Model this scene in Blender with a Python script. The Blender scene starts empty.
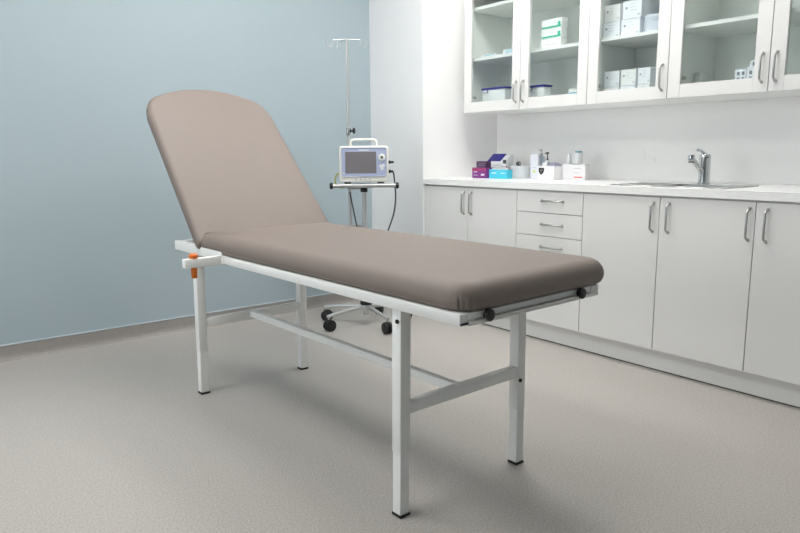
import bpy, bmesh, math, random
from mathutils import Vector, Matrix
random.seed(4)
C = bpy.context.scene.collection
PI = math.pi

# ------------------------------------------------------------------ materials
def mat(name, col, rough=0.5, metal=0.0, bump=None, vary=None, spec=0.5, coat=0.0, emit=None):
    m = bpy.data.materials.new(name); m.use_nodes = True
    nt = m.node_tree; b = nt.nodes['Principled BSDF']
    b.inputs['Base Color'].default_value = (*col, 1)
    b.inputs['Roughness'].default_value = rough
    b.inputs['Metallic'].default_value = metal
    b.inputs['Specular IOR Level'].default_value = spec
    b.inputs['Coat Weight'].default_value = coat
    if emit:
        b.inputs['Emission Color'].default_value = (*col, 1)
        b.inputs['Emission Strength'].default_value = emit
    tc = nt.nodes.new('ShaderNodeTexCoord')
    if vary:   # (scale, amount)
        n = nt.nodes.new('ShaderNodeTexNoise'); n.inputs['Scale'].default_value = vary[0]; n.inputs['Detail'].default_value = 4
        nt.links.new(tc.outputs['Object'], n.inputs['Vector'])
        r = nt.nodes.new('ShaderNodeValToRGB')
        r.color_ramp.elements[0].position = 0.3; r.color_ramp.elements[1].position = 0.7
        a = vary[1]
        r.color_ramp.elements[0].color = (*[c*(1-a) for c in col], 1)
        r.color_ramp.elements[1].color = (*[min(1, c*(1+a)) for c in col], 1)
        nt.links.new(n.outputs['Fac'], r.inputs['Fac']); nt.links.new(r.outputs['Color'], b.inputs['Base Color'])
    if bump:   # (scale, strength)
        n = nt.nodes.new('ShaderNodeTexNoise'); n.inputs['Scale'].default_value = bump[0]; n.inputs['Detail'].default_value = 3
        nt.links.new(tc.outputs['Object'], n.inputs['Vector'])
        bp = nt.nodes.new('ShaderNodeBump'); bp.inputs['Strength'].default_value = bump[1]; bp.inputs['Distance'].default_value = 0.002
        nt.links.new(n.outputs['Fac'], bp.inputs['Height']); nt.links.new(bp.outputs['Normal'], b.inputs['Normal'])
    return m

M = {}
M['blue'] = mat('blue_wall_paint', (0.395, 0.475, 0.515), 0.85, bump=(90, .05), vary=(1.2, .015), spec=.2)
M['wall'] = mat('white_wall_paint', (0.785, 0.79, 0.80), 0.8, bump=(90, .05), vary=(1.5, .01), spec=.25)
M['wall_lit'] = mat('lit_side_wall_paint', (0.93, 0.93, 0.93), 0.6, vary=(1.5, .01))  # corner block's side: stronger light on it painted in as a lighter white
M['splash'] = mat('white_splashback', (0.93, 0.925, 0.92), 0.35, vary=(1.5, .01), spec=.4)
M['ceil'] = mat('ceiling_paint', (0.82, 0.82, 0.80), 0.9)
M['skirt'] = mat('taupe_cove_vinyl', (0.33, 0.31, 0.295), 0.6, vary=(40, .05))
M['skirtlip'] = mat('grey_edge_strip', (0.55, 0.62, 0.66), 0.6)
M['cab'] = mat('white_laminate', (0.765, 0.76, 0.748), 0.38, vary=(2, .008), spec=.4)
M['cabin'] = mat('grey_white_cabinet_interior', (0.87, 0.885, 0.87), 0.6, vary=(2, .01))
M['top'] = mat('white_solid_worktop', (0.90, 0.90, 0.89), 0.25, vary=(60, .015), spec=.5)
M['gap'] = mat('dark_gap', (0.06, 0.06, 0.06), 0.9)
M['steel'] = mat('brushed_steel', (0.52, 0.52, 0.51), 0.28, 1.0, bump=(300, .05))
M['satin'] = mat('satin_handle_metal', (0.50, 0.50, 0.49), 0.32, 1.0)
M['chrome'] = mat('chrome', (0.62, 0.63, 0.64), 0.14, 1.0)
M['tubegrey'] = mat('light_grey_tube', (0.55, 0.56, 0.56), 0.3, .6)
M['frame'] = mat('white_powder_coat', (0.85, 0.855, 0.84), 0.42, bump=(500, .04), spec=.4)
M['vinyl'] = mat('taupe_upholstery_vinyl', (0.212, 0.172, 0.151), 0.55, bump=(350, .08), vary=(14, .012), spec=.55)
M['black'] = mat('black_plastic', (0.008, 0.008, 0.009), 0.5)
M['rubber'] = mat('black_rubber', (0.012, 0.012, 0.012), 0.7)
M['orange'] = mat('orange_plastic', (0.70, 0.165, 0.012), 0.45)
M['cream'] = mat('cream_white_plastic', (0.82, 0.82, 0.76), 0.4)
M['lav'] = mat('pale_blue_panel', (0.42, 0.48, 0.67), 0.45)
M['screen'] = mat('grey_screen', (0.20, 0.19, 0.205), 0.25, spec=.6)
M['dark'] = mat('dark_grey_plastic', (0.07, 0.07, 0.08), 0.45)
M['yel'] = mat('yellow_green_cable', (0.42, 0.42, 0.10), 0.5)
M['cable'] = mat('dark_cable', (0.05, 0.06, 0.06), 0.5)
M['card'] = mat('white_card', (0.80, 0.80, 0.81), 0.6)
M['cardb'] = mat('bluish_white_card', (0.77, 0.79, 0.85), 0.6)
M['purple'] = mat('purple_card', (0.20, 0.03, 0.22), 0.45)
M['crimson'] = mat('crimson_card', (0.30, 0.03, 0.13), 0.45)
M['cyan'] = mat('cyan_card', (0.06, 0.55, 0.72), 0.45)
M['plum'] = mat('dark_plum_card', (0.075, 0.03, 0.085), 0.5)
M['navy'] = mat('navy_plastic', (0.02, 0.018, 0.26), 0.4)
M['ink'] = mat('grey_ink', (0.20, 0.21, 0.26), 0.6)
M['inkl'] = mat('light_grey_ink', (0.52, 0.53, 0.58), 0.6)
M['green'] = mat('green_ink', (0.04, 0.46, 0.30), 0.5)
M['red'] = mat('red_ink', (0.75, 0.10, 0.07), 0.5)
M['yell'] = mat('yellow_green_ink', (0.66, 0.70, 0.25), 0.5)
M['emblem'] = mat('dark_green_emblem', (0.03, 0.055, 0.05), 0.5)
M['wplast'] = mat('white_plastic', (0.80, 0.82, 0.84), 0.35)
M['bplast'] = mat('bluish_white_plastic', (0.60, 0.68, 0.76), 0.35)
M['bcap'] = mat('steel_blue_cap', (0.22, 0.42, 0.52), 0.4)
M['pack'] = mat('turquoise_pack', (0.25, 0.55, 0.68), 0.5)
M['lilac'] = mat('lilac_film', (0.50, 0.50, 0.66), 0.4)
M['fill_glow'] = mat('glowing_fill_pane', (0.93, 0.97, 1.0), 0.5, emit=3.2)
M['lamp'] = mat('lamp_diffuser', (1.0, 0.985, 0.96), 0.5, emit=9.0)

def floor_mat():
    m = bpy.data.materials.new('speckled_floor_vinyl'); m.use_nodes = True
    nt = m.node_tree; b = nt.nodes['Principled BSDF']; b.inputs['Roughness'].default_value = 0.42; b.inputs['Specular IOR Level'].default_value = .4
    tc = nt.nodes.new('ShaderNodeTexCoord')
    n = nt.nodes.new('ShaderNodeTexNoise'); n.inputs['Scale'].default_value = 340; n.inputs['Detail'].default_value = 2
    n2 = nt.nodes.new('ShaderNodeTexNoise'); n2.inputs['Scale'].default_value = 150; n2.inputs['Detail'].default_value = 3
    for q in (n, n2): nt.links.new(tc.outputs['Object'], q.inputs['Vector'])
    r = nt.nodes.new('ShaderNodeValToRGB')
    e = r.color_ramp.elements
    e[0].position = .36; e[0].color = (0.325, 0.303, 0.281, 1)
    e[1].position = .64; e[1].color = (0.568, 0.534, 0.498, 1)
    mx = nt.nodes.new('ShaderNodeMix'); mx.data_type = 'FLOAT'; mx.inputs[0].default_value = .45
    nt.links.new(n.outputs['Fac'], mx.inputs[2]); nt.links.new(n2.outputs['Fac'], mx.inputs[3])
    nt.links.new(mx.outputs[0], r.inputs['Fac']); nt.links.new(r.outputs['Color'], b.inputs['Base Color'])
    return m
M['floor'] = floor_mat()

def glass_mat():
    m = bpy.data.materials.new('clear_door_glass'); m.use_nodes = True
    nt = m.node_tree; nt.nodes.clear()
    out = nt.nodes.new('ShaderNodeOutputMaterial'); t = nt.nodes.new('ShaderNodeBsdfTransparent'); t.inputs[0].default_value = (.95, .97, .96, 1)
    g = nt.nodes.new('ShaderNodeBsdfGlossy'); g.inputs['Roughness'].default_value = .02
    fr = nt.nodes.new('ShaderNodeFresnel'); fr.inputs[0].default_value = 1.5
    mx = nt.nodes.new('ShaderNodeMixShader')
    ge = nt.nodes.new('ShaderNodeNewGeometry'); sb = nt.nodes.new('ShaderNodeMath'); sb.operation = 'SUBTRACT'; sb.inputs[0].default_value = 1
    ml = nt.nodes.new('ShaderNodeMath'); ml.operation = 'MULTIPLY'
    nt.links.new(ge.outputs['Backfacing'], sb.inputs[1]); nt.links.new(sb.outputs[0], ml.inputs[0]); nt.links.new(fr.outputs[0], ml.inputs[1])
    nt.links.new(ml.outputs[0], mx.inputs[0]); nt.links.new(t.outputs[0], mx.inputs[1]); nt.links.new(g.outputs[0], mx.inputs[2])
    nt.links.new(mx.outputs[0], out.inputs[0]); return m
M['glass'] = glass_mat()
def film_mat():
    m = bpy.data.materials.new('clear_plastic_film'); m.use_nodes = True
    b = m.node_tree.nodes['Principled BSDF']; b.inputs['Base Color'].default_value = (.66, .70, .80, 1)
    b.inputs['Roughness'].default_value = .25; b.inputs['Alpha'].default_value = .6
    return m
M['film'] = film_mat()

# ------------------------------------------------------------------ mesh helpers
def bx(x0, x1, y0, y1, z0, z1, bev=0.0, seg=2):
    bm = bmesh.new()
    bmesh.ops.create_cube(bm, size=1)
    for v in bm.verts:
        v.co = Vector((x0+(v.co.x+.5)*(x1-x0), y0+(v.co.y+.5)*(y1-y0), z0+(v.co.z+.5)*(z1-z0)))
    if bev > 0:
        bmesh.ops.bevel(bm, geom=bm.edges[:], offset=bev, segments=seg, profile=.5, affect='EDGES')
    return bm
def cyl(p, axis, r, L, seg=24, bev=0.0, r2=None):
    """cylinder starting at p along axis"""
    bm = bmesh.new()
    bmesh.ops.create_cone(bm, cap_ends=True, segments=seg, radius1=r, radius2=(r if r2 is None else r2), depth=L)
    if bev > 0:
        ed = [e for e in bm.edges if len(e.link_faces) == 2 and any(len(f.verts) > 4 for f in e.link_faces)]
        bmesh.ops.bevel(bm, geom=ed, offset=bev, segments=2, profile=.5, affect='EDGES')
    a = Vector(axis).normalized(); q = Vector((0, 0, 1)).rotation_difference(a).to_matrix().to_4x4()
    bmesh.ops.transform(bm, matrix=Matrix.Translation(Vector(p)+a*L/2) @ q, verts=bm.verts)
    return bm
def lathe(p, prof, seg=28):
    bm = bmesh.new(); rings = []
    for r, z in prof:
        rings.append([bm.verts.new((p[0]+max(r, 1e-5)*math.cos(2*PI*i/seg), p[1]+max(r, 1e-5)*math.sin(2*PI*i/seg), p[2]+z)) for i in range(seg)])
    for a, b in zip(rings, rings[1:]):
        for i in range(seg): bm.faces.new((a[i], a[(i+1) % seg], b[(i+1) % seg], b[i]))
    bm.faces.new(rings[0][::-1]); bm.faces.new(rings[-1]); return bm
def tube(pts, r, seg=12, smooth=0):
    pts = [Vector(p) for p in pts]
    if smooth:
        for _ in range(smooth):
            q = [pts[0]]
            for a, b in zip(pts, pts[1:]): q += [a*.75+b*.25, a*.25+b*.75]
            pts = q+[pts[-1]]
    bm = bmesh.new(); rings = []; nrm = None
    for i, p in enumerate(pts):
        t = (pts[min(i+1, len(pts)-1)]-pts[max(i-1, 0)]).normalized()
        if nrm is None:
            nrm = t.orthogonal().normalized()
        else:
            nrm = (nrm-t*nrm.dot(t)).normalized()
        b = t.cross(nrm)
        rings.append([bm.verts.new(p+(nrm*math.cos(2*PI*k/seg)+b*math.sin(2*PI*k/seg))*r) for k in range(seg)])
    for a, b in zip(rings, rings[1:]):
        for k in range(seg): bm.faces.new((a[k], a[(k+1) % seg], b[(k+1) % seg], b[k]))
    bm.faces.new(rings[0][::-1]); bm.faces.new(rings[-1]); return bm
def merge(*bms):
    out = bmesh.new()
    for b in bms:
        me = bpy.data.meshes.new('t'); b.to_mesh(me); b.free(); out.from_mesh(me); bpy.data.meshes.remove(me)
    return out
def xf(bm, m):
    bmesh.ops.transform(bm, matrix=m, verts=bm.verts); return bm
def world_m(o):
    m = Matrix.LocRotScale(o.location, o.rotation_euler, None)
    return world_m(o.parent) @ m if o.parent else m
def obj(name, bm, m, parent=None, world=False, smooth=True):
    """bm: a bmesh, or a list of (bmesh, material) joined into one mesh. world=True: the coordinates are world ones"""
    if not isinstance(bm, list): bm = [(bm, m)]
    out = bmesh.new(); mats = []
    for b, mm in bm:
        if mm not in mats: mats.append(mm)
        k = mats.index(mm)
        for f in b.faces: f.material_index = k
        me = bpy.data.meshes.new('t'); b.to_mesh(me); b.free(); out.from_mesh(me); bpy.data.meshes.remove(me)
    if world and parent: xf(out, world_m(parent).inverted())
    bmesh.ops.recalc_face_normals(out, faces=out.faces)
    me = bpy.data.meshes.new(name); out.to_mesh(me); out.free()
    for mm in mats: me.materials.append(M[mm] if isinstance(mm, str) else mm)
    if smooth:
        for p in me.polygons: p.use_smooth = True
        me.set_sharp_from_angle(angle=math.radians(38))
    o = bpy.data.objects.new(name, me); C.objects.link(o)
    if parent: o.parent = parent
    return o
def tag(o, label, cat, group=None):
    o['label'] = label; o['category'] = cat
    if group: o['group'] = group
    return o
def thing(name, label, cat, loc, rz=0, group=None):
    o = bpy.data.objects.new(name, None); C.objects.link(o)
    o.location = loc; o.rotation_euler = (0, 0, rz); o.empty_display_size = .1
    return tag(o, label, cat, group)
def struct(name, bm, m):
    o = obj(name, bm, m, smooth=False); o['kind'] = 'structure'; return o

# ------------------------------------------------------------------ room
XW, YW, XB, YB = 3.60, 3.982, 2.905, 3.406      # right wall, blue wall, corner block face, corner block side
X0, Y0, ZC = -3.2, -3.0, 2.70
struct('floor', bx(X0, XW+.1, Y0, YW+.1, -.1, 0), 'floor')
struct('ceiling', bx(X0, XW+.1, Y0, YW+.1, ZC, ZC+.1), 'ceil')
struct('wall_back', bx(X0, XW+.1, YW, YW+.12, 0, ZC), 'blue')
struct('wall_right', bx(XW, XW+.12, Y0, YW, 0, ZC), 'splash')
struct('wall_left', bx(X0-.12, X0, Y0, YW+.12, 0, ZC), 'blue')
struct('wall_front', bx(X0, XW+.1, Y0-.12, Y0, 0, ZC), 'blue')
struct('wall_corner', [(bx(XB, XW, YB+.004, YW, 0, ZC), 'wall'), (bx(XB+.001, XW, YB, YB+.004, 0, ZC), 'wall_lit')], None)
def skirting(name, a, b, h=.083):
    a = Vector(a); b = Vector(b); d = (b-a).normalized(); n = Vector((d.y, -d.x, 0))
    prof = [(0, 0), (.022, 0), (.014, .006), (.008, .016), (.005, .03), (.005, h), (0, h)]
    lip = [(0, h), (.008, h), (.008, h+.006), (0, h+.006)]
    out = []
    for pr, mm in ((prof, 'skirt'), (lip, 'skirtlip')):
        bm = bmesh.new(); A = [bm.verts.new(a+n*x+Vector((0, 0, z))) for x, z in pr]; B = [bm.verts.new(b+n*x+Vector((0, 0, z))) for x, z in pr]
        for i in range(len(pr)):
            j = (i+1) % len(pr); bm.faces.new((A[i], A[j], B[j], B[i]))
        bm.faces.new(A[::-1]); bm.faces.new(B); out.append((bm, mm))
    struct(name, out, None)
skirting('baseboard_back', (X0, YW, 0), (XB, YW, 0))
skirting('baseboard_corner', (XB, YW, 0), (XB, YB+.001, 0))
skirting('baseboard_left', (X0, Y0, 0), (X0, YW, 0))

# ceiling lights (recessed LED panels)
def ceiling_light(x, y, sx, sy, label):
    t = thing('ceiling_light', label, 'light', (x, y, ZC), 0, 'square panels in the ceiling')
    w = .025
    obj('frame', merge(bx(-sx-w, sx+w, -sy-w, -sy, -.012, 0), bx(-sx-w, sx+w, sy, sy+w, -.012, 0), bx(-sx-w, -sx, -sy, sy, -.012, 0), bx(sx, sx+w, -sy, sy, -.012, 0)), 'frame', t)
    obj('diffuser', bx(-sx, sx, -sy, sy, -.008, 0), 'lamp', t)
PANELS = [(1.5, 2.95), (.2, 2.75), (2.5, 2.7), (.35, 1.8), (2.5, 1.75)]
for i, (x, y) in enumerate(PANELS):
    ceiling_light(x, y, .3, .3, 'square white ceiling light panel overhead')

# unseen glowing window, added on the left wall for soft fill light (behind and left of the viewer's field)
wy0, wy1, wz0, wz1 = 1.3, 3.5, .9, 2.25
struct('fill_window_1', [(merge(bx(X0, X0+.03, wy0-.06, wy1+.06, wz0-.06, wz0), bx(X0, X0+.03, wy0-.06, wy1+.06, wz1, wz1+.06), bx(X0, X0+.03, wy0-.06, wy0, wz0, wz1),
    bx(X0, X0+.03, wy1, wy1+.06, wz0, wz1), bx(X0, X0+.03, (wy0+wy1)/2-.03, (wy0+wy1)/2+.03, wz0, wz1)), 'frame'),
    (bx(X0+.001, X0+.012, wy0, wy1, wz0, wz1), 'fill_glow')], None)

# ------------------------------------------------------------------ handles
def bow(p, axis, out, L, off=.025, r=.0052):
    """bow handle: p centre on the door face, axis along the handle, out pointing off the door"""
    p = Vector(p); a = Vector(axis); o = Vector(out); h = L/2
    pts = [p+a*h, p+a*h+o*.006, p+a*(h-.003)+o*.010, p+a*(h-.011)+o*(off-.003), p+a*(h-.016)+o*off,
           p-a*(h-.016)+o*off, p-a*(h-.011)+o*(off-.003), p-a*(h-.003)+o*.010, p-a*h+o*.006, p-a*h]
    return merge(tube(pts, r, 10), cyl(p+a*h, o, r*1.5, .003, 12), cyl(p-a*h, o, r*1.5, .003, 12))

# ------------------------------------------------------------------ base cabinets
XD = 2.92      # front face of the lower doors
def lower_unit(y1, y0, label, doors=(), drawers=(), cat='cabinet'):
    t = thing('base_cabinet', label, cat, (XW-.3, (y0+y1)/2, 0))
    e = .0012
    obj('carcass', merge(bx(XD+.020, XW-.002, y0+e, y0+.018, .112, .861), bx(XD+.020, XW-.002, y1-.018, y1-e, .112, .861),
        bx(XD+.020, XW-.002, y0+.018, y1-.018, .112, .130), bx(XW-.012, XW-.002, y0+.018, y1-.018, .13, .861),
        bx(XD+.020, XD+.10, y0+.018, y1-.018, .843, .861)), 'cab', t, True)
    obj('toe_kick', [(bx(XD+.05, XD+.066, y0, y1, .006, .112), 'cab'), (bx(XD+.052, XD+.064, y0, y1, 0, .006), 'gap')], None, t, True)
    g = .0016
    for a, b, hs in doors:
        d = obj('door', bx(XD, XD+.018, b+g, a-g, .116, .853, .0012, 1), 'cab', t, True)
        for hy in hs:
            obj('handle', bow((XD, hy, .758), (0, 0, 1), (-1, 0, 0), .134), 'satin', d, True)
    for z0, z1, hz in drawers:
        d = obj('drawer', bx(XD, XD+.018, y0+g, y1-g, z0+g, z1-g, .0012, 1), 'cab', t, True)
        obj('handle', bow((XD, (y0+y1)/2-.028, hz), (0, 1, 0), (-1, 0, 0), .142), 'satin', d, True)
    return t
lower_unit(3.404, 2.602, 'white two-door base cabinet beside the corner wall, under the glove boxes', doors=[(3.404, 3.000, [3.032]), (3.000, 2.602, [2.966])])
lower_unit(2.602, 2.147, 'white base cabinet of stacked drawers with horizontal handles', drawers=[(.735, .854, .803), (.607, .735, .674), (.36, .607, .549), (.114, .36, .30)])
lower_unit(2.147, 1.280, 'white two-door base cabinet under the sink and tap', doors=[(2.147, 1.716, [1.748]), (1.716, 1.280, [1.668, 1.304])])
lower_unit(1.280, .42, 'white base cabinet at the right edge, right of the sink cabinet', doors=[(1.280, .85, [1.231]), (.85, .42, [.46])])

# worktop with a hole for the sink bowl
HX0, HX1, HY0, HY1 = 3.035, 3.25, 1.50, 1.80
XT = 2.908
tag(obj('worktop', merge(bx(XT, XW-.001, HY1, YB-.001, .862, .898), bx(XT, XW-.001, .40, HY0, .862, .898),
    bx(XT, HX0, HY0, HY1, .862, .898), bx(HX1, XW-.001, HY0, HY1, .862, .898)), 'top'),
    'long white worktop running over all the base cabinets', 'worktop')

# sink
t = thing('inset_sink', 'stainless steel inset sink with drainer set in the white worktop', 'sink', (3.15, 1.75, .898))
sx0, sx1, sy0, sy1, zs = 2.985, 3.335, 1.455, 2.035, .898
obj('rim', merge(bx(sx0, sx1, HY1-.004, sy1, zs, zs+.004, .0015, 1), bx(sx0, sx1, sy0, HY0+.004, zs, zs+.004, .0015, 1),
    bx(sx0, HX0+.004, HY0, HY1, zs, zs+.004, .0015, 1), bx(HX1-.004, sx1, HY0, HY1, zs, zs+.004, .0015, 1)), 'steel', t, True)
def basin():
    bm = bmesh.new(); r0 = []; r1 = []
    for (x, y) in ((HX0+.004, HY0+.004), (HX1-.004, HY0+.004), (HX1-.004, HY1-.004), (HX0+.004, HY1-.004)):
        r0.append(bm.verts.new((x, y, zs+.003)))
    cx_, cy_ = (HX0+HX1)/2, (HY0+HY1)/2
    for v in r0: r1.append(bm.verts.new((cx_+(v.co.x-cx_)*.86, cy_+(v.co.y-cy_)*.9, zs-.15)))
    for i in range(4): bm.faces.new((r0[i], r0[(i+1) % 4], r1[(i+1) % 4], r1[i]))
    bm.faces.new(r1)
    o = merge(bm); bmesh.ops.solidify(o, geom=o.faces[:], thickness=.0012); return o
obj('bowl', basin(), 'steel', t, True)
obj('drain', lathe(((HX0+HX1)/2, (HY0+HY1)/2, zs-.149), [(.04, 0), (.04, .003), (.03, .004), (.0, .002)]), 'chrome', t, True)
obj('drainer_ribs', merge(*[tube([(sx0+.05, HY1+.04+k*.024, zs+.004), (sx1-.09, HY1+.04+k*.024, zs+.004)], .0014, 8) for k in range(8)]), 'steel', t, True)

# tap
t = thing('mixer_tap', 'chrome single-lever mixer tap behind the sink bowl', 'tap', (3.292, 1.705, .902))
obj('body', lathe((0, 0, 0), [(.033, 0), (.033, .004), (.027, .010), (.0255, .12), (.0265, .126), (.0265, .138), (.021, .147), (0, .150)]), 'chrome', t)
obj('spout', merge(tube([(0, 0, .052), (-.02, .0, .062), (-.055, .005, .088), (-.090, .010, .115), (-.108, .012, .126)], .0115, 16, 1),
    cyl((-.112, .012, .112), (0, 0, 1), .0155, .034, 20, .003)), 'chrome', t)
obj('aerator', cyl((-.112, .012, .107), (0, 0, 1), .0125, .006, 20), 'dark', t)
lv = merge(tube([(.004, 0, .146), (-.012, 0, .153), (-.045, .004, .163), (-.066, .006, .168)], .0068, 10, 1))
obj('lever', lv, 'chrome', t)

# ------------------------------------------------------------------ wall cabinets
XU = 3.17; ZU0, ZU1 = 1.322, 2.12
def upper_unit(y1, y0, label, doors):
    t = thing('wall_cabinet', label, 'cabinet', (XW-.2, (y0+y1)/2, ZU0), 0)
    e = .001; xi = XU+.022
    body = merge(bx(xi, XW-.002, y0+e, y0+.018, ZU0, ZU1), bx(xi, XW-.002, y1-.018, y1-e, ZU0, ZU1),
                 bx(xi, XW-.002, y0+.018, y1-.018, ZU0, ZU0+.018), bx(xi, XW-.002, y0+.018, y1-.018, ZU1-.018, ZU1),
                 bx(XW-.010, XW-.002, y0+.018, y1-.018, ZU0+.018, ZU1-.018))
    obj('carcass', body, 'cabin', t, True)
    for z in (1.648, 1.962):
        obj('shelf', [(bx(XU+.04, XW-.011, y0+.019, y1-.019, z, z+.018), 'cabin'), (bx(XU+.037, XU+.04, y0+.019, y1-.019, z, z+.018), 'card')], None, t, True)
    g = .0014
    for a, b, side in doors:
        A, B = a-g, b+g; w = .064
        d = obj('door', merge(bx(XU, XU+.02, B, B+w, ZU0, ZU1, .0012, 1), bx(XU, XU+.02, A-w, A, ZU0, ZU1, .0012, 1),
                bx(XU+.0004, XU+.0196, B+w, A-w, ZU0, ZU0+w, .001, 1), bx(XU+.0004, XU+.0196, B+w, A-w, ZU1-w, ZU1, .001, 1)), 'cab', t, True)
        obj('glass_pane', bx(XU+.009, XU+.0125, B+w-.004, A-w+.004, ZU0+w-.004, ZU1-w+.004), 'glass', d, True)
        hy = (B+.028) if side < 0 else (A-.028)
        obj('handle', bow((XU, hy, 1.426), (0, 0, 1), (-1, 0, 0), .122, .025, .005), 'satin', d, True)
        hgy = (A-w-.001) if side < 0 else (B+w+.001)
        s_ = -1 if side < 0 else 1
        for hz in (1.41, 1.55+.48):
            obj('hinge', merge(bx(XU+.021, XU+.045, min(hgy, hgy+s_*.006), max(hgy, hgy+s_*.006), hz, hz+.014),
                cyl((XU+.024, hgy-s_*.004, hz+.007), (0, s_, 0), .009, .006, 14)), 'satin', d, True)
    return t
upper_unit(3.303, 2.335, 'white wall cabinet with two glass doors next to the corner wall', [(3.303, 2.820, -1), (2.820, 2.335, 1)])
upper_unit(2.335, 1.860, 'white wall cabinet with a single glass door, full of white boxes', [(2.335, 1.860, -1)])
upper_unit(1.860, .90, 'white wall cabinet with two glass doors at the right edge, nearly empty', [(1.860, 1.381, -1), (1.381, .90, 1)])

# ------------------------------------------------------------------ boxes and jars
def marks_front(x, y0, y1, z0, z1, n, seed, ink='inkl'):
    """small printed bars standing 0.3 mm proud of a face that looks to -X"""
    r = random.Random(seed); out = []
    H = z1-z0; W = y1-y0
    for k in range(n):
        zc = z1-H*(.2+.6*k/max(1, n)); a = y1-W*(.15+.1*r.random()); L = W*(.25+.35*r.random())
        out.append(bx(x-.0004, x, a-L, a, zc, zc+H*.035))
    return merge(*out)
def carton(name, label, cat, x0, x1, y0, y1, z0, z1, m='card', extras=(), rz=0, group=None):
    cx_, cy_ = (x0+x1)/2, (y0+y1)/2
    t = thing(name, label, cat, (cx_, cy_, z0), rz, group)
    hx, hy, h = (x1-x0)/2, (y1-y0)/2, z1-z0
    seam = .0016
    body = [(bx(-hx, hx, -hy, hy, 0, h-.004, .0015, 1), m)]
    for bm, mm in extras: body.append((xf(bm, Matrix.Translation((-cx_, -cy_, -z0))), mm))
    obj('box', body, None, t)
    obj('lid', merge(bx(-hx, hx, -hy, -.0008, h-.004, h, .001, 1), bx(-hx, hx, .0008, hy, h-.004, h, .001, 1)), m, t)
    return t
ZT = .898
# glove boxes
carton('glove_box', 'purple glove box at the left end of the row on the worktop', 'box', 3.20, 3.31, 3.118, 3.249, ZT, .966, 'purple',
    [(bx(3.1990, 3.2000, 3.119, 3.248, .944, .963), 'crimson'), (bx(3.1985, 3.1992, 3.20, 3.232, .936, .941), 'card'), (bx(3.1985, 3.1992, 3.195, 3.235, .915, .919), 'inkl'),
     (bx(3.1985, 3.1992, 3.135, 3.165, .915, .926), 'card')])
carton('glove_box', 'cyan glove box with tissues, right of the purple box', 'box', 3.222, 3.275, 2.958, 3.115, ZT, .955, 'cyan',
    [(bx(3.2208, 3.222, 3.05, 3.09, .93, .936), 'card'), (bx(3.2208, 3.222, 2.972, 3.01, .93, .935), 'card')])
def crumple(p, w, d, h, seed):
    r = random.Random(seed); bm = bmesh.new(); n = 9; G = []
    for i in range(n):
        row = []
        for j in range(n):
            a = i/(n-1)-.5; b = j/(n-1)-.5; e = max(0, 1-4*max(a*a, b*b))
            row.append(bm.verts.new((p[0]+a*d, p[1]+b*w, p[2]+h*(e**.5)*(.55+.45*r.random()))))
        G.append(row)
    for i in range(n-1):
        for j in range(n-1): bm.faces.new((G[i][j], G[i+1][j], G[i+1][j+1], G[i][j+1]))
    bm.faces.new([G[i][0] for i in range(n)][::-1]) if False else None
    bmesh.ops.solidify(bm, geom=bm.faces[:], thickness=.001)
    return bm
tag(obj('tissue', crumple((3.248, 3.04, .955), .13, .04, .022, 3), 'card'), 'crumpled white tissue on top of the cyan box', 'tissue')
carton('small_carton', 'dark plum carton lying on the purple glove box', 'box', 3.215, 3.262, 3.135, 3.226, .966, 1.008, 'plum',
    [(bx(3.2142, 3.215, 3.15, 3.215, .978, .981), 'ink'), (bx(3.2142, 3.215, 3.15, 3.205, .990, .993), 'ink')])
# white machine with a navy top behind the glove boxes
t = thing('label_printer', 'white sloped machine with a navy blue top behind the glove boxes', 'device', (3.385, 3.185, ZT))
def wedge(prof, y0, y1, bev=.004):
    bm = bmesh.new(); A = [bm.verts.new((x, y0, z)) for x, z in prof]; B = [bm.verts.new((x, y1, z)) for x, z in prof]
    for i in range(len(prof)):
        j = (i+1) % len(prof); bm.faces.new((A[i], A[j], B[j], B[i]))
    bm.faces.new(A[::-1]); bm.faces.new(B)
    bmesh.ops.recalc_face_normals(bm, faces=bm.faces)
    if bev: bmesh.ops.bevel(bm, geom=bm.edges[:], offset=bev, segments=2, profile=.5, affect='EDGES')
    return bm
obj('body', wedge([(-.045, 0), (.06, 0), (.06, .148), (.03, .155), (-.045, .095)], -.085, .085, .008), 'wplast', t)
obj('top_cover', wedge([(-.030, .1075), (.028, .1540), (.028, .1570), (-.030, .1105)], -.045, .075, .0), 'navy', t)
obj('slot', bx(-.0458, -.044, -.06, .06, .06, .066), 'dark', t)
# small bottle with a red label
t = thing('small_bottle', 'small bottle with dark cap and red label behind the cyan box', 'bottle', (3.303, 3.055, ZT))
obj('body', lathe((0, 0, 0), [(.0, 0), (.016, 0), (.017, .004), (.017, .078), (.010, .09), (.010, .094), (0, .094)]), 'card', t)
obj('label', lathe((0, 0, 0), [(.0174, .055), (.0174, .077)]), 'crimson', t)
obj('cap', cyl((0, 0, .094), (0, 0, 1), .0105, .024, 16, .002), 'dark', t)
# round white tub and grey dispenser
t = thing('round_tub', 'white round tub between the cyan box and the tall carton', 'tub', (3.415, 3.000, ZT))
obj('body', lathe((0, 0, 0), [(0, 0), (.068, 0), (.072, .004), (.074, .066), (0, .066)], 36), 'wplast', t)
obj('lid', lathe((0, 0, 0), [(0, .066), (.077, .066), (.077, .076), (.074, .079), (0, .079)], 36), 'wplast', t)
t = thing('tape_roll', 'small grey roll standing on the round white tub', 'tape', (3.400, 3.020, .977))
obj('roll', cyl((0, -.011, .014), (0, 1, 0), .014, .022, 20, .002), 'dark', t)
obj('core', cyl((0, -.0125, .014), (0, 1, 0), .007, .025, 16), 'cream', t)
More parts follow.
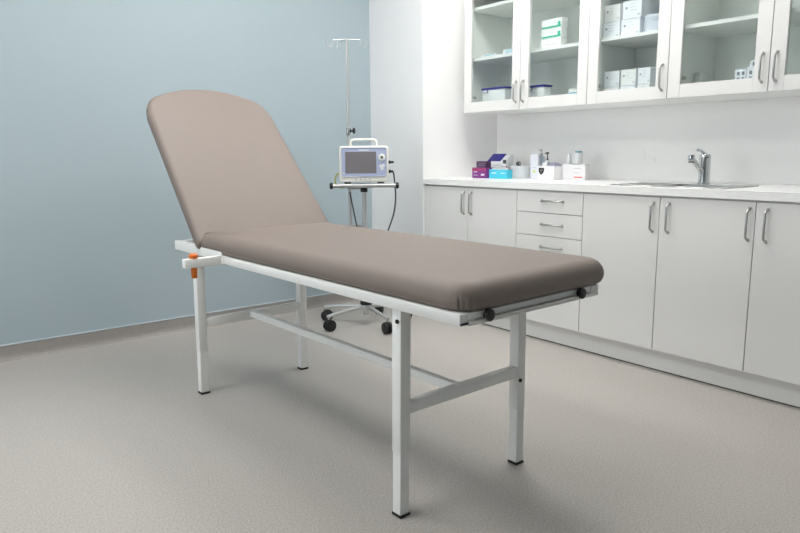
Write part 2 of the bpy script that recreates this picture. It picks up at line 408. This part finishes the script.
# tall carton
carton('tall_carton', 'tall narrow bluish-white carton with a yellow mark', 'box', 3.35, 3.374, 2.815, 2.876, ZT, 1.055, 'cardb',
    [(bx(3.3492, 3.35, 2.835, 2.853, .935, .953), 'yell'), (bx(3.3492, 3.35, 2.825, 2.86, .965, .969), 'inkl')])
# bottles
def pump(name, label, x, y, r, h, body, head, total, z0=ZT):
    t = thing(name, label, 'bottle', (x, y, z0))
    obj('body', lathe((0, 0, 0), [(0, 0), (r*.92, 0), (r, .005), (r, h*.84), (r*.85, h*.94), (r*.35, h), (0, h)]), body, t)
    obj('collar', cyl((0, 0, h), (0, 0, 1), r*.42, .012, 16, .001), head, t)
    obj('pump_head', merge(cyl((0, 0, h+.012), (0, 0, 1), .0035, total-h-.022, 10), cyl((0, 0, total-.012), (0, 0, 1), .009, .012, 16, .002),
        tube([(0, 0, total-.006), (-.016, .0, total-.006), (-.024, .0, total-.011)], .0035, 8)), head, t)
pump('pump_bottle', 'pale blue bottle with grey head behind the tall carton', 3.412, 2.843, .028, .148, 'bplast', 'satin', .184)
pump('pump_bottle', 'slim bottle with a dark pump behind the emblem box', 3.41, 2.790, .0155, .115, 'wplast', 'dark', .166)
# emblem box
em = bmesh.new()
ev = [em.verts.new((3.2795, 2.728+a*1.25, .953+b*1.25)) for a, b in ((-.017, .013), (.017, .013), (.0165, -.003), (.011, -.013), (0, -.021), (-.011, -.013), (-.0165, -.003))]
em.faces.new(ev); bmesh.ops.solidify(em, geom=em.faces[:], thickness=.0006)
emi = merge(bx(3.2780, 3.2786, 2.727, 2.730, .936, .962), bx(3.2780, 3.2786, 2.716, 2.740, .953, .956))
carton('emblem_box', 'white box with a dark shield emblem, in front of the bottles', 'box', 3.28, 3.385, 2.631, 2.758, ZT, .981, 'card', [(em, 'emblem'), (emi, 'inkl')])
t = thing('film_packet', 'lilac film packet lying on the emblem box', 'packet', (3.335, 2.672, .981))
obj('packet', [(crumple((0, 0, 0), .075, .07, .022, 8), 'lilac')], None, t)
carton('small_carton', 'small white carton on the emblem box, under the dark pump', 'box', 3.315, 3.35, 2.716, 2.752, .981, 1.002, 'card')
# two cartons on the right of the row
carton('plain_carton', 'plain white carton carrying a white cone bottle', 'box', 3.36, 3.44, 2.556, 2.636, ZT, .993, 'card')
carton('printed_carton', 'white carton with red text, right end of the worktop row', 'box', 3.355, 3.40, 2.462, 2.5535, ZT, .990, 'card',
    [(bx(3.3542, 3.355, 2.480, 2.540, .912, .918), 'red'), (bx(3.3542, 3.355, 2.490, 2.543, .965, .969), 'inkl'), (bx(3.3542, 3.355, 2.500, 2.543, .940, .943), 'inkl')])
t = thing('cone_bottle', 'white cone-shaped bottle standing on the plain carton', 'bottle', (3.395, 2.612, .993))
obj('body', lathe((0, 0, 0), [(0, 0), (.017, 0), (.018, .003), (.0145, .035), (.0105, .052), (0, .053)]), 'wplast', t)
obj('cap', lathe((0, 0, 0), [(0, .053), (.009, .053), (.006, .066), (0, .067)]), 'wplast', t)
t = thing('round_jar', 'white ribbed jar with a blue cap on two cartons', 'jar', (3.40, 2.548, .993))
pr_ = [(0, 0), (.025, 0), (.027, .003)]
for k in range(5): pr_ += [(.027, .008+k*.011), (.0262, .011+k*.011), (.027, .014+k*.011)]
pr_ += [(.026, .066), (0, .066)]
obj('body', lathe((0, 0, 0), pr_), 'wplast', t)
obj('cap', lathe((0, 0, 0), [(0, .066), (.022, .066), (.022, .074), (.019, .077), (0, .077)]), 'bcap', t)

# ---- inside the wall cabinets
def tub(label, x, y, w, d, h, z):
    t = thing('storage_tub', label, 'tub', (x, y, z))
    obj('body', wedge([(-d/2+.006, 0), (d/2-.006, 0), (d/2, h), (-d/2, h)], -w/2, w/2, .004), 'wplast', t)
    obj('lid', merge(bx(-d/2-.005, d/2+.005, -w/2-.005, w/2+.005, h, h+.012, .003, 2), bx(-d/2-.007, -d/2-.003, w/2-.055, w/2-.015, h-.018, h+.004, .001, 1)), 'navy', t)
    obj('label', bx(-d/2-.0078, -d/2-.0068, w/2-.051, w/2-.019, h-.016, h-.002), 'card', t)
ZF = ZU0+.018
tub('white tub with navy lid, left behind the first glass door', 3.31, 3.10, .20, .15, .122, ZF+.0005)
tub('white tub with navy lid, partly behind the second glass door', 3.30, 2.785, .14, .07, .112, ZF+.0005)
carton('flat_carton', 'flat pale turquoise carton low behind the second glass door', 'box', 3.26, 3.36, 2.415, 2.53, ZF, ZF+.082, 'card', [(bx(3.2592, 3.26, 2.42, 2.525, ZF+.05, ZF+.062), 'pack')])
ZS = 1.666
for k, (ya, yb, z) in enumerate([(3.10, 3.245, ZS), (3.11, 3.235, ZS+.012), (2.91, 3.055, ZS), (2.915, 3.05, ZS+.012), (2.93, 3.045, ZS+.024)]):
    lab = ['flat white and turquoise pack on the middle shelf, lowest of the left pair', 'flat white pack on the middle shelf, top of the left pair',
           'flat white and turquoise pack on the middle shelf, bottom of the right pile', 'flat turquoise-edged pack in the middle of the right pile', 'flat pack on top of the right pile, middle shelf'][k]
    t = thing('flat_pack', lab, 'pack', (3.33, (ya+yb)/2, z), 0, 'flat packs on the middle shelf')
    w = (yb-ya)/2
    obj('pack', bx(-.07, .07, -w, w, 0, .0115, .002, 1), 'card' if k != 3 else 'cardb', t)
    obj('band', bx(-.0712, -.0700, -w*.8, w*.6, .003, .008), 'pack', t)
for k in range(3):
    z = ZS+k*.054
    lab = ['white box at the bottom of the green-striped stack', 'white box with green stripe, middle of the green-striped stack', 'white box with green stripe, top of the green-striped stack'][k]
    t = carton('striped_box', lab, 'box', 3.25, 3.305, 2.585-.002*k, 2.735-.002*k, z, z+.0535, 'card',
        [(bx(3.2490, 3.25, 2.588, 2.728, z+.004, z+.014), 'green'), (bx(3.2490, 3.25, 2.592, 2.611, z+.012, z+.034), 'green')] if k else
        [(bx(3.2490, 3.25, 2.60, 2.70, z+.02, z+.023), 'inkl')], group='boxes with green stripes')
def wbox(label, y1, y0, z0, z1, x=3.26, d=.16, seed=0, group='white boxes behind the single glass door'):
    W = y1-y0; H = z1-z0
    ex = [(bx(x-.0008, x, y1-W*.26, y1-W*.16, z0+H*.55, z0+H*.66), 'ink'), (marks_front(x, y0+W*.1, y1-W*.22, z0+H*.1, z1-H*.05, 3, seed), 'inkl'),
          (bx(x-.0008, x, y0+W*.06, y0+W*.2, z0+H*.12, z0+H*.22), 'inkl')]
    return carton('white_carton', label, 'box', x, x+d, y0, y1, z0, z1, 'cardb' if seed % 2 else 'card', ex, group=group)
wbox('white carton, lower left of four on the middle shelf', 2.310, 2.206, ZS, ZS+.088, seed=1)
wbox('white carton, lower right of four on the middle shelf', 2.198, 2.086, ZS, ZS+.088, seed=3)
wbox('white carton, upper left of four on the middle shelf', 2.304, 2.208, ZS+.0885, ZS+.175, seed=4)
wbox('white carton, upper right of four on the middle shelf', 2.192, 2.080, ZS+.0885, ZS+.178, seed=5, d=.22)
t = thing('film_bag', 'crinkled clear plastic bag right of the four cartons', 'bag', (3.30, 2.000, ZS))
def bag():
    bm = bmesh.new(); bmesh.ops.create_icosphere(bm, subdivisions=3, radius=1)
    r = random.Random(9)
    for v in bm.verts:
        c = v.co
        c.x = math.copysign(abs(c.x)**.6, c.x)*.05; c.y = math.copysign(abs(c.y)**.4, c.y)*.072; c.z = math.copysign(abs(c.z)**.4, c.z)*.048+.048
        c += Vector((r.uniform(-1, 1), r.uniform(-1, 1), r.uniform(-1, 1)))*.005
        c.z = max(c.z, 0)
    return bm
obj('bag', bag(), 'film', t, smooth=False)
obj('contents', merge(bx(-.035, .035, -.05, -.01, .004, .05, .004), bx(-.03, .03, .0, .05, .004, .06, .004)), 'cardb', t)
zl = ZF+.0005
for c, (a, b) in enumerate([(2.290, 2.196), (2.186, 2.096), (2.083, 2.012)]):
    nm = ['left', 'middle', 'right'][c]
    wbox('white carton on the bottom, lower box of the %s column' % nm, a, b, zl, zl+.072, seed=6+c)
    wbox('white carton on the bottom, upper box of the %s column' % nm, a-.001, b-.001, zl+.0725, zl+.155, seed=9+c)
carton('small_carton', 'small grey-white carton right of the three bottom columns', 'box', 3.36, 3.43, 1.955, 2.01, zl, zl+.09, 'cardb')
# patterned sachet boxes behind the fourth door
for k, (y1, y0, z0, z1, lab) in enumerate([(1.568, 1.518, zl, zl+.098, 'patterned small box behind the fourth door, left of the two'), (1.515, 1.462, zl, zl+.102, 'patterned small box behind the fourth door, right of the two')]):
    ex = []
    for i in range(3):
        for j in range(2):
            ex.append(bx(3.2492, 3.25, y0+.006+j*.022, y0+.018+j*.022, z0+.018+i*.026, z0+.034+i*.026))
    carton('patterned_box', lab, 'box', 3.25, 3.31, y0, y1, z0, z1, 'cardb', [(merge(*ex), 'ink')], group='patterned boxes')
carton('patterned_box', 'patterned small box on top of the right one behind the fourth door', 'box', 3.255, 3.30, 1.464, 1.506, zl+.1025, zl+.132, 'cardb', [(bx(3.2542, 3.255, 1.474, 1.492, zl+.108, zl+.124), 'ink')], group='patterned boxes')
carton('plain_carton', 'plain grey-white carton low at the left behind the fourth door', 'box', 3.38, 3.48, 1.80, 1.835, zl, zl+.115, 'card')

# ------------------------------------------------------------------ examination couch
BY = 0.030432
bed = thing('examination_couch', 'taupe padded examination couch on a white steel frame with raised backrest', 'examination couch', (1.14007, 1.44383, 0), BY)
HX = .3275    # middle of the upholstery
def leg(u0, v0, lean=0, top=.632, bolt=None):
    w = .039
    lb = merge(bx(u0, u0+w, v0, v0+w, .200, top, .003, 2), bx(u0+.0012, u0+w-.0012, v0+.0012, v0+w-.0012, .008, .202, .002, 1))
    for q in lb.verts: q.co.x += lean*q.co.z/top
    l = obj('leg', lb, 'frame', bed)
    obj('foot_cap', bx(u0-.001, u0+w+.001, v0-.001, v0+w+.001, 0, .009, .002, 1), 'rubber', l)
    if bolt:
        p, ax = bolt
        obj('bolt_cap', cyl(p, ax, .0065, .005, 14, .001), 'black', l)
leg(0, 0, .008, bolt=((.0065, .012, .598), (-1, 0, 0)))
leg(0, 1.381, .009)
leg(.525, 0, -.003, bolt=((.534, .0, .306), (0, -1, 0)))
leg(.525, 1.381, .007, bolt=((.531, 1.40, .548), (-1, 0, 0)))
obj('side_rail', bx(0, .032, -.240, 1.102, .632, .664, .003, 2), 'frame', bed)
obj('side_rail', bx(.555, .587, -.240, 1.102, .632, .664, .003, 2), 'frame', bed)
obj('rail_plug', bx(.002, .030, -.243, -.239, .634, .640, .0008, 1), 'black', bed)
obj('backrest_rail', bx(0, .030, 1.108, 1.585, .640, .682, .003, 2), 'frame', bed)
obj('backrest_rail', bx(.557, .587, 1.108, 1.585, .640, .682, .003, 2), 'frame', bed)
obj('cross_rail', bx(.030, .557, 1.555, 1.585, .646, .680, .003, 2), 'frame', bed)
obj('cross_rail', bx(.032, .555, .002, .034, .632, .660, .003, 2), 'frame', bed)
obj('cross_rail', bx(.032, .555, 1.02, 1.052, .632, .660, .003, 2), 'frame', bed)
obj('leg_spacer', bx(.525, .560, 1.381, 1.416, .632, .66), 'frame', bed)
fb = obj('foot_rail', merge(bx(.032, .600, -.240, -.214, .645, .662, .002, 1), bx(.032, .600, -.246, -.216, .630, .640, .001, 1), bx(.032, .06, -.238, -.22, .638, .648), bx(.565, .602, -.244, -.214, .630, .662, .001, 1)), 'frame', bed)
obj('rod', tube([(.08, -.252, .642), (.52, -.252, .642)], .0035, 10), 'steel', fb)
for u in (.095, .500):
    obj('clamp_knob', cyl((u, -.246, .651), (0, -1, 0), .0165, .015, 24, .003), 'black', bed)
obj('stretcher', bx(.035, .525, .003, .031, .316, .354, .003, 2), 'frame', bed)
obj('stretcher', bx(.035, .525, 1.384, 1.412, .310, .346, .003, 2), 'frame', bed)
obj('stretcher', bx(.256, .284, .031, 1.384, .319, .349, .003, 2), 'frame', bed)
# release bar and orange lever
rb = obj('release_bar', bx(-.153, .004, 1.104, 1.136, .628, .664, .003, 2), 'frame', bed)
obj('joint_plate', bx(-.003, .034, 1.096, 1.104, .629, .666, .001, 1), 'frame', bed)
obj('release_lever', lathe((-.112, 1.120, 0), [(0, .682), (.014, .682), (.0175, .678), (.018, .668), (.014, .6635), (.0125, .66), (.0125, .632), (.0115, .589), (.009, .585), (0, .585)]), 'orange', rb)

def rr_outline(x0, x1, y0, y1, radii, n=14):
    """rounded rectangle, ccw, radii for corners (x0y0, x1y0, x1y1, x0y1); returns (point, outward normal)"""
    out = []
    cs = [(x0, y0, 1, 1, PI), (x1, y0, -1, 1, 1.5*PI), (x1, y1, -1, -1, 0), (x0, y1, 1, -1, .5*PI)]
    for (x, y, sx, sy, a0), r in zip(cs, radii):
        c = (x+sx*r, y+sy*r)
        for i in range(n+1):
            a = a0+.5*PI*i/n
            out.append(((c[0]+r*math.cos(a), c[1]+r*math.sin(a)), (math.cos(a), math.sin(a))))
    return out
def densify(ol, step=.02):
    out = []
    for (p, n), (q, m) in zip(ol, ol[1:]+ol[:1]):
        d = math.dist(p, q); k = max(1, int(d/step))
        for i in range(k):
            f = i/k; nn = (n[0]*(1-f)+m[0]*f, n[1]*(1-f)+m[1]*f); L = math.hypot(*nn) or 1
            out.append(((p[0]*(1-f)+q[0]*f, p[1]*(1-f)+q[1]*f), (nn[0]/L, nn[1]/L)))
    return out
def pad(ol, prof, centre, crown=.006, wave=None, flat_end=False):
    """prof: (inset, z) from bottom outside to top"""
    bm = bmesh.new(); rings = []
    for ins, z in prof:
        ring = []
        for (p, n) in ol:
            d = ins*(1-.72*max(0, n[1])**2 if flat_end else 1)
            if wave: d += wave(p, n, z)
            ring.append(bm.verts.new((p[0]-n[0]*d, p[1]-n[1]*d, z)))
        rings.append(ring)
    N = len(ol)
    for a, b in zip(rings, rings[1:]):
        for i in range(N): bm.faces.new((a[i], a[(i+1) % N], b[(i+1) % N], b[i]))
    # cap: concentric rings toward the centre, slightly crowned
    last = rings[-1]; zt = prof[-1][1]
    for f in (.94, .85, .7, .5, .25):
        ring = [bm.verts.new((centre[0]+(v.co.x-centre[0])*f, centre[1]+(v.co.y-centre[1])*f, zt+crown*(1-f**3))) for v in rings[-1 if f == .94 else -1]] if f == .94 else \
               [bm.verts.new((centre[0]+(v.co.x-centre[0])*f/.94, centre[1]+(v.co.y-centre[1])*f/.94, zt+crown*(1-f**3))) for v in first]
        if f == .94: first = ring
        for i in range(N): bm.faces.new((last[i], last[(i+1) % N], ring[(i+1) % N], ring[i]))
        last = ring
    c = bm.verts.new((centre[0], centre[1], zt+crown))
    for i in range(N): bm.faces.new((last[i], last[(i+1) % N], c))
    bm.faces.new(rings[0][::-1])
    return bm
def prof_soft(z0, z1, r_top, r_bot, bulge=.003):
    pr = [(r_bot+.01, z0)]
    for i in range(5):
        a = .5*PI*i/4; pr.append((r_bot*(1-math.sin(a)), z0+r_bot*(1-math.cos(a))))
    for i in range(13):
        a = .5*PI*i/12; pr.append((r_top*(1-math.cos(a)), z1-r_top*.9*(1-math.sin(a)) if i else z1-r_top*.9))
    return pr
# seat cushion
U0, U1, V0, V1 = -.002, .668, -.256, 1.314
ol = densify(rr_outline(U0, U1, V0, V1, (.075, .075, .02, .02)), .03)
def pleat(p, n, z):
    # gathered pleats of the cover at the foot corners
    if p[1] < V0+.085 and (p[0] < U0+.10 or p[0] > U1-.10):
        a = math.atan2(n[1], n[0]); k = max(0, 1-abs((z-.672)/.045))
        w = max(0, 1-abs(abs(n[0])-.707)/.55)
        return .0075*k*w*(1-abs(math.sin(a*15)))**4
    return 0
ol = []
base = rr_outline(U0, U1, V0, V1, (.080, .080, .03, .03), 40)
ol = densify(base, .03)
obj('seat_cushion', pad(ol, prof_soft(.661, .741, .052, .030), (HX+.005, .55), .007, pleat, True), 'vinyl', bed)
# backrest cushion: outline in (x, t) with an arched top
def back_outline():
    pts = []
    n = 16
    hw = .325; r = .022
    def arc(cx_, cy_, rx, ry, a0, a1, k):
        return [(cx_+rx*math.cos(a0+(a1-a0)*i/k), cy_+ry*math.sin(a0+(a1-a0)*i/k)) for i in range(k+1)]
    pts += arc(-hw+r, r-.045, r, r, PI, 1.5*PI, 6)
    pts += arc(hw-r, r-.045, r, r, 1.5*PI, 2*PI, 6)
    # upper right shoulder, arch, upper left shoulder
    pts += [(hw, .70)]
    R = .40+.02; cyA = .912-.43
    arch = []
    for i in range(61):
        x = hw-2*hw*i/60
        q = abs(x)/hw
        y = .912-.105*q**2
        # rounded shoulders
        s0 = .80
        if q > s0:
            f = (q-s0)/(1-s0); y -= .085*(1-math.sqrt(max(0, 1-f**2.3)))
        arch.append((x, y))
    pts += arch
    pts += [(-hw, .70)]
    # remove near-duplicates and resample evenly
    P = [pts[0]]
    for p in pts[1:]:
        if math.dist(p, P[-1]) > 1e-4: P.append(p)
    out = []
    for i, p in enumerate(P):
        q = P[(i+1) % len(P)]; d = math.dist(p, q); k = max(1, int(d/.02))
        for j in range(k): out.append((p[0]+(q[0]-p[0])*j/k, p[1]+(q[1]-p[1])*j/k))
    out = [(x*(1+.055*(1-y/.78)) if y < .78 else x, y) for x, y in out]
    N = len(out); res = []
    for i in range(N):
        a = out[i-1]; b = out[(i+1) % N]; t = (b[0]-a[0], b[1]-a[1]); L = math.hypot(*t) or 1
        res.append((out[i], (t[1]/L, -t[0]/L)))
    # smooth the normals
    for _ in range(3):
        res = [(res[i][0], (lambda v: (v[0]/math.hypot(*v), v[1]/math.hypot(*v)))(tuple(res[i-1][1][k]+2*res[i][1][k]+res[(i+1) % N][1][k] for k in (0, 1)))) for i in range(N)]
    return res
bo = back_outline()
TH = math.radians(47)
back = pad(bo, prof_soft(-.064, -.003, .024, .022), (0, .45), .007)
MB = Matrix.Translation((HX+.002, 1.304, .735)) @ Matrix.Rotation(TH, 4, 'X')
obj('backrest_cushion', xf(back, MB), 'vinyl', bed)
bf = merge(bx(-.26, -.23, .06, .72, -.092, -.062, .002, 1), bx(.23, .26, .06, .72, -.092, -.062, .002, 1), bx(-.23, .23, .69, .72, -.092, -.062, .002, 1), bx(-.23, .23, .10, .13, -.092, -.062, .002, 1))
obj('backrest_frame', xf(bf, MB), 'frame', bed)
obj('support_strut', tube([(HX, 1.565, .66), (HX, 1.58, .90)], .009, 12), 'steel', bed)

# ------------------------------------------------------------------ monitor trolley
cxT, cyT = 2.410, 3.380
ang = math.atan2(3.4, 2.385)-PI/2      # local -Y looks at the viewer, +X to the right
tr = thing('instrument_trolley', 'wheeled chrome trolley with drip pole behind the couch', 'trolley', (cxT, cyT, 0), ang)
obj('hub', merge(cyl((0, 0, .062), (0, 0, 1), .019, .04, 20, .002), cyl((0, 0, .098), (0, 0, 1), .034, .03, 24, .003)), 'tubegrey', tr)
obj('hub_collar', cyl((0, 0, .128), (0, 0, 1), .038, .03, 24, .003), 'black', tr)
for k, wa in enumerate([180, 261, 345, 36, 122]):
    a = math.radians(wa)-ang; R_ = .28
    d = Vector((math.cos(a), math.sin(a), 0)); s = Vector((-d.y, d.x, 0))
    arm = obj('arm', tube([d*.02+Vector((0, 0, .116)), d*.12+Vector((0, 0, .112)), d*(R_+.004)+Vector((0, 0, .094))], .0105, 12), 'tubegrey', tr)
    cst = obj('caster', merge(*[cyl(d*(R_-.006)+s*o_+Vector((0, 0, .036)), s*(1 if o_ > 0 else -1), .036, .018, 24, .005) for o_ in (.004, -.004)],
        cyl(d*R_+Vector((0, 0, .040)), (0, 0, 1), .014, .034, 16, .002)), 'black', arm)
    obj('stem', cyl(d*R_+Vector((0, 0, .070)), (0, 0, 1), .0065, .03, 12), 'steel', cst)
    obj('arm_cap', cyl(d*(R_)+Vector((0, 0, .086)), (0, 0, 1), .013, .014, 16, .002), 'tubegrey' if k != 2 else 'black', arm)
obj('column', cyl((0, 0, .150), (0, 0, 1), .0145, .715, 20), 'tubegrey', tr)
obj('column_collar', cyl((-.002, 0, .832), (0, 0, 1), .022, .034, 20, .002), 'black', tr)
obj('tray', bx(-.13, .13, -.06, .14, .868, .882, .004, 2), 'tubegrey', tr)
rl = obj('tray_rail', cyl((-.192, -.066, .873), (1, 0, 0), .0120, .384, 16), 'tubegrey', tr)
for sx_ in (-1, 1):
    obj('end_cap', cyl((sx_*.188, -.066, .873), (sx_, 0, 0), .0195, .020, 24, .008), 'black', rl)
obj('bracket', bx(-.105, -.02, .055, .085, .845, .867, .002, 1), 'tubegrey', tr)
px_ = -.090; py_ = .07
ip = obj('drip_pole', merge(cyl((px_, py_, .52), (0, 0, 1), .0105, .67, 16), cyl((px_, py_, 1.18), (0, 0, 1), .0088, .560, 14)), 'tubegrey', tr)
obj('pole_collar', cyl((px_, py_, 1.172), (0, 0, 1), .0155, .05, 18, .002), 'chrome', ip)
obj('pole_knob', merge(cyl((px_+.012, py_-.004, 1.202), (1, -.2, 0), .006, .016, 12), cyl((px_+.026, py_-.007, 1.202), (1, -.2, 0), .018, .014, 18, .004)), 'black', ip)
obj('pole_foot', merge(bx(px_-.012, -.0, py_-.014, py_+.012, .60, .625, .002, 1), bx(-.014, .012, 0, py_+.012, .60, .625, .002, 1)), 'tubegrey', ip)
zh = 1.738
def hook(a):
    c_, s_ = math.cos(a), math.sin(a); o = Vector((px_, py_, zh))
    def P(r, z): return o+Vector((c_*r, s_*r, z))
    pts = [P(0, 0), P(.04, .001), P(.080, 0)]
    for i in range(12):
        b = PI*(.95+1.25*i/11)
        pts.append(P(.100+.020*math.cos(b), -.014+.028*math.sin(b)))
    return tube(pts, .0032, 8)
for a in (.12, 3.05, 2.1):
    obj('drip_hook', hook(a), 'tubegrey', ip)

# patient monitor (on the tray)
mo = thing('patient_monitor', 'white patient monitor with pale blue front on the trolley tray', 'monitor', (cxT, cyT, .8835), ang)
W2 = .148; zb, ztp = .012, .226
def rrbox(x0, x1, y0, y1, z0, z1, r):
    """box rounded in the x-z plane, extruded along y"""
    o = rr_outline(x0, x1, z0, z1, (r,)*4, 6); bm = bmesh.new()
    layers = [(y0, .006), (y0+.006, 0), (y1-.008, 0), (y1, .008)]
    rings = [[bm.verts.new((p[0]-n[0]*i_, y_, p[1]-n[1]*i_)) for p, n in o] for y_, i_ in layers]
    N = len(o)
    for a, b in zip(rings, rings[1:]):
        for i in range(N): bm.faces.new((a[i], a[(i+1) % N], b[(i+1) % N], b[i]))
    bm.faces.new(rings[0]); bm.faces.new(rings[-1][::-1]); return bm
obj('housing', rrbox(-W2, W2, -.055, .075, zb, ztp, .018), 'cream', mo)
for q in (-.12, .08): obj('foot', bx(q, q+.04, -.04, .05, 0, .013), 'dark', mo)
fp = obj('front_panel', rrbox(-.134, .134, -.0585, -.053, .045, .214, .010), 'lav', mo)
obj('screen', bx(-.112, .074, -.0605, -.057, .064, .192, .001, 1), 'screen', fp)
obj('logo_strip', bx(-.03, .03, -.0592, -.0583, .198, .204), 'wplast', fp)
obj('dial', merge(cyl((.107, -.058, .158), (0, -1, 0), .021, .008, 28, .002)), 'cream', fp)
obj('dial_button', cyl((.107, -.066, .158), (0, -1, 0), .008, .003, 18, .001), 'dark', fp)
obj('keypad', merge(cyl((.100, -.058, .106), (0, -1, 0), .009, .003, 16), cyl((.116, -.058, .110), (0, -1, 0), .009, .003, 16), cyl((.108, -.058, .092), (0, -1, 0), .010, .003, 16)), 'wplast', fp)
obj('indicator', cyl((-.122, -.058, .064), (0, -1, 0), .005, .003, 12), 'cream', fp)
for k in range(4):
    obj('button', bx(-.054+k*.027, -.042+k*.027, -.0575, -.0545, .024, .033, .001, 1), 'inkl', mo)
obj('carry_handle', tube([(-.078, .0, .22), (-.078, .0, .252), (-.070, .0, .262), (-.055, .0, .265), (.055, .0, .265), (.070, .0, .262), (.078, .0, .252), (.078, .0, .22)], .0062, 12), 'cream', mo)
for zz, L in ((.128, .034), (.072, .030)):
    obj('connector', merge(cyl((W2-.002, 0, zz), (1, 0, 0), .0105, .016, 16, .001), cyl((W2+.012, 0, zz), (1, 0, 0), .007, L-.012, 14, .001)), 'black', mo)
obj('cable', tube([(W2+.028, 0, .072), (W2+.034, .0, .055), (W2+.038, -.01, .0), (W2+.045, -.01, -.08), (W2+.035, -.01, -.17), (W2+.018, 0, -.23), (W2-.03, .02, -.36), (W2-.08, .05, -.42)], .0048, 10, 3), 'cable', mo)
obj('cable', tube([(-.09, .06, .03), (-.092, .085, .0), (-.09, .06, -.06), (-.07, .04, -.16), (-.055, .03, -.24), (-.03, .04, -.36), (-.0, .03, -.45)], .0048, 10, 3), 'cable', mo)
obj('sensor_lead', tube([(-W2+.004, 0, .062), (-W2-.014, 0, .060), (-W2-.026, .0, .046), (-W2-.030, .0, .010), (-W2-.024, .02, -.02), (-W2+.02, .05, -.03)], .0045, 10, 3), 'yel', mo)

# ------------------------------------------------------------------ camera
f, pitch, roll, yaw, h = 673.865, None, None, None, 1.06989
fw = Vector((0.61311707, 0.77212005, -0.16708708)); rt = Vector((0.7823054, -0.62284875, -0.00759611)); up = Vector((0.10993508, 0.12605582, 0.98591288))
cam = bpy.data.cameras.new('camera'); co = bpy.data.objects.new('camera', cam); C.objects.link(co)
cam.sensor_width = 36; cam.lens = f*36/800; cam.clip_start = .02
mw = Matrix((( rt.x, up.x, -fw.x, 0), (rt.y, up.y, -fw.y, 0), (rt.z, up.z, -fw.z, h), (0, 0, 0, 1)))
co.matrix_world = mw
bpy.context.scene.camera = co

w = bpy.data.worlds.new('world'); w.use_nodes = True
w.node_tree.nodes['Background'].inputs[0].default_value = (.8, .85, .9, 1); w.node_tree.nodes['Background'].inputs[1].default_value = .3
sc = bpy.context.scene; sc.world = w
sc.view_settings.view_transform = 'Standard'; sc.view_settings.look = 'None'
sc.view_settings.gamma = 1; sc.view_settings.use_curve_mapping = False
sc.view_settings.exposure = 0.72
sc.cycles.max_bounces = 10; sc.cycles.diffuse_bounces = 6; sc.cycles.transparent_max_bounces = 12
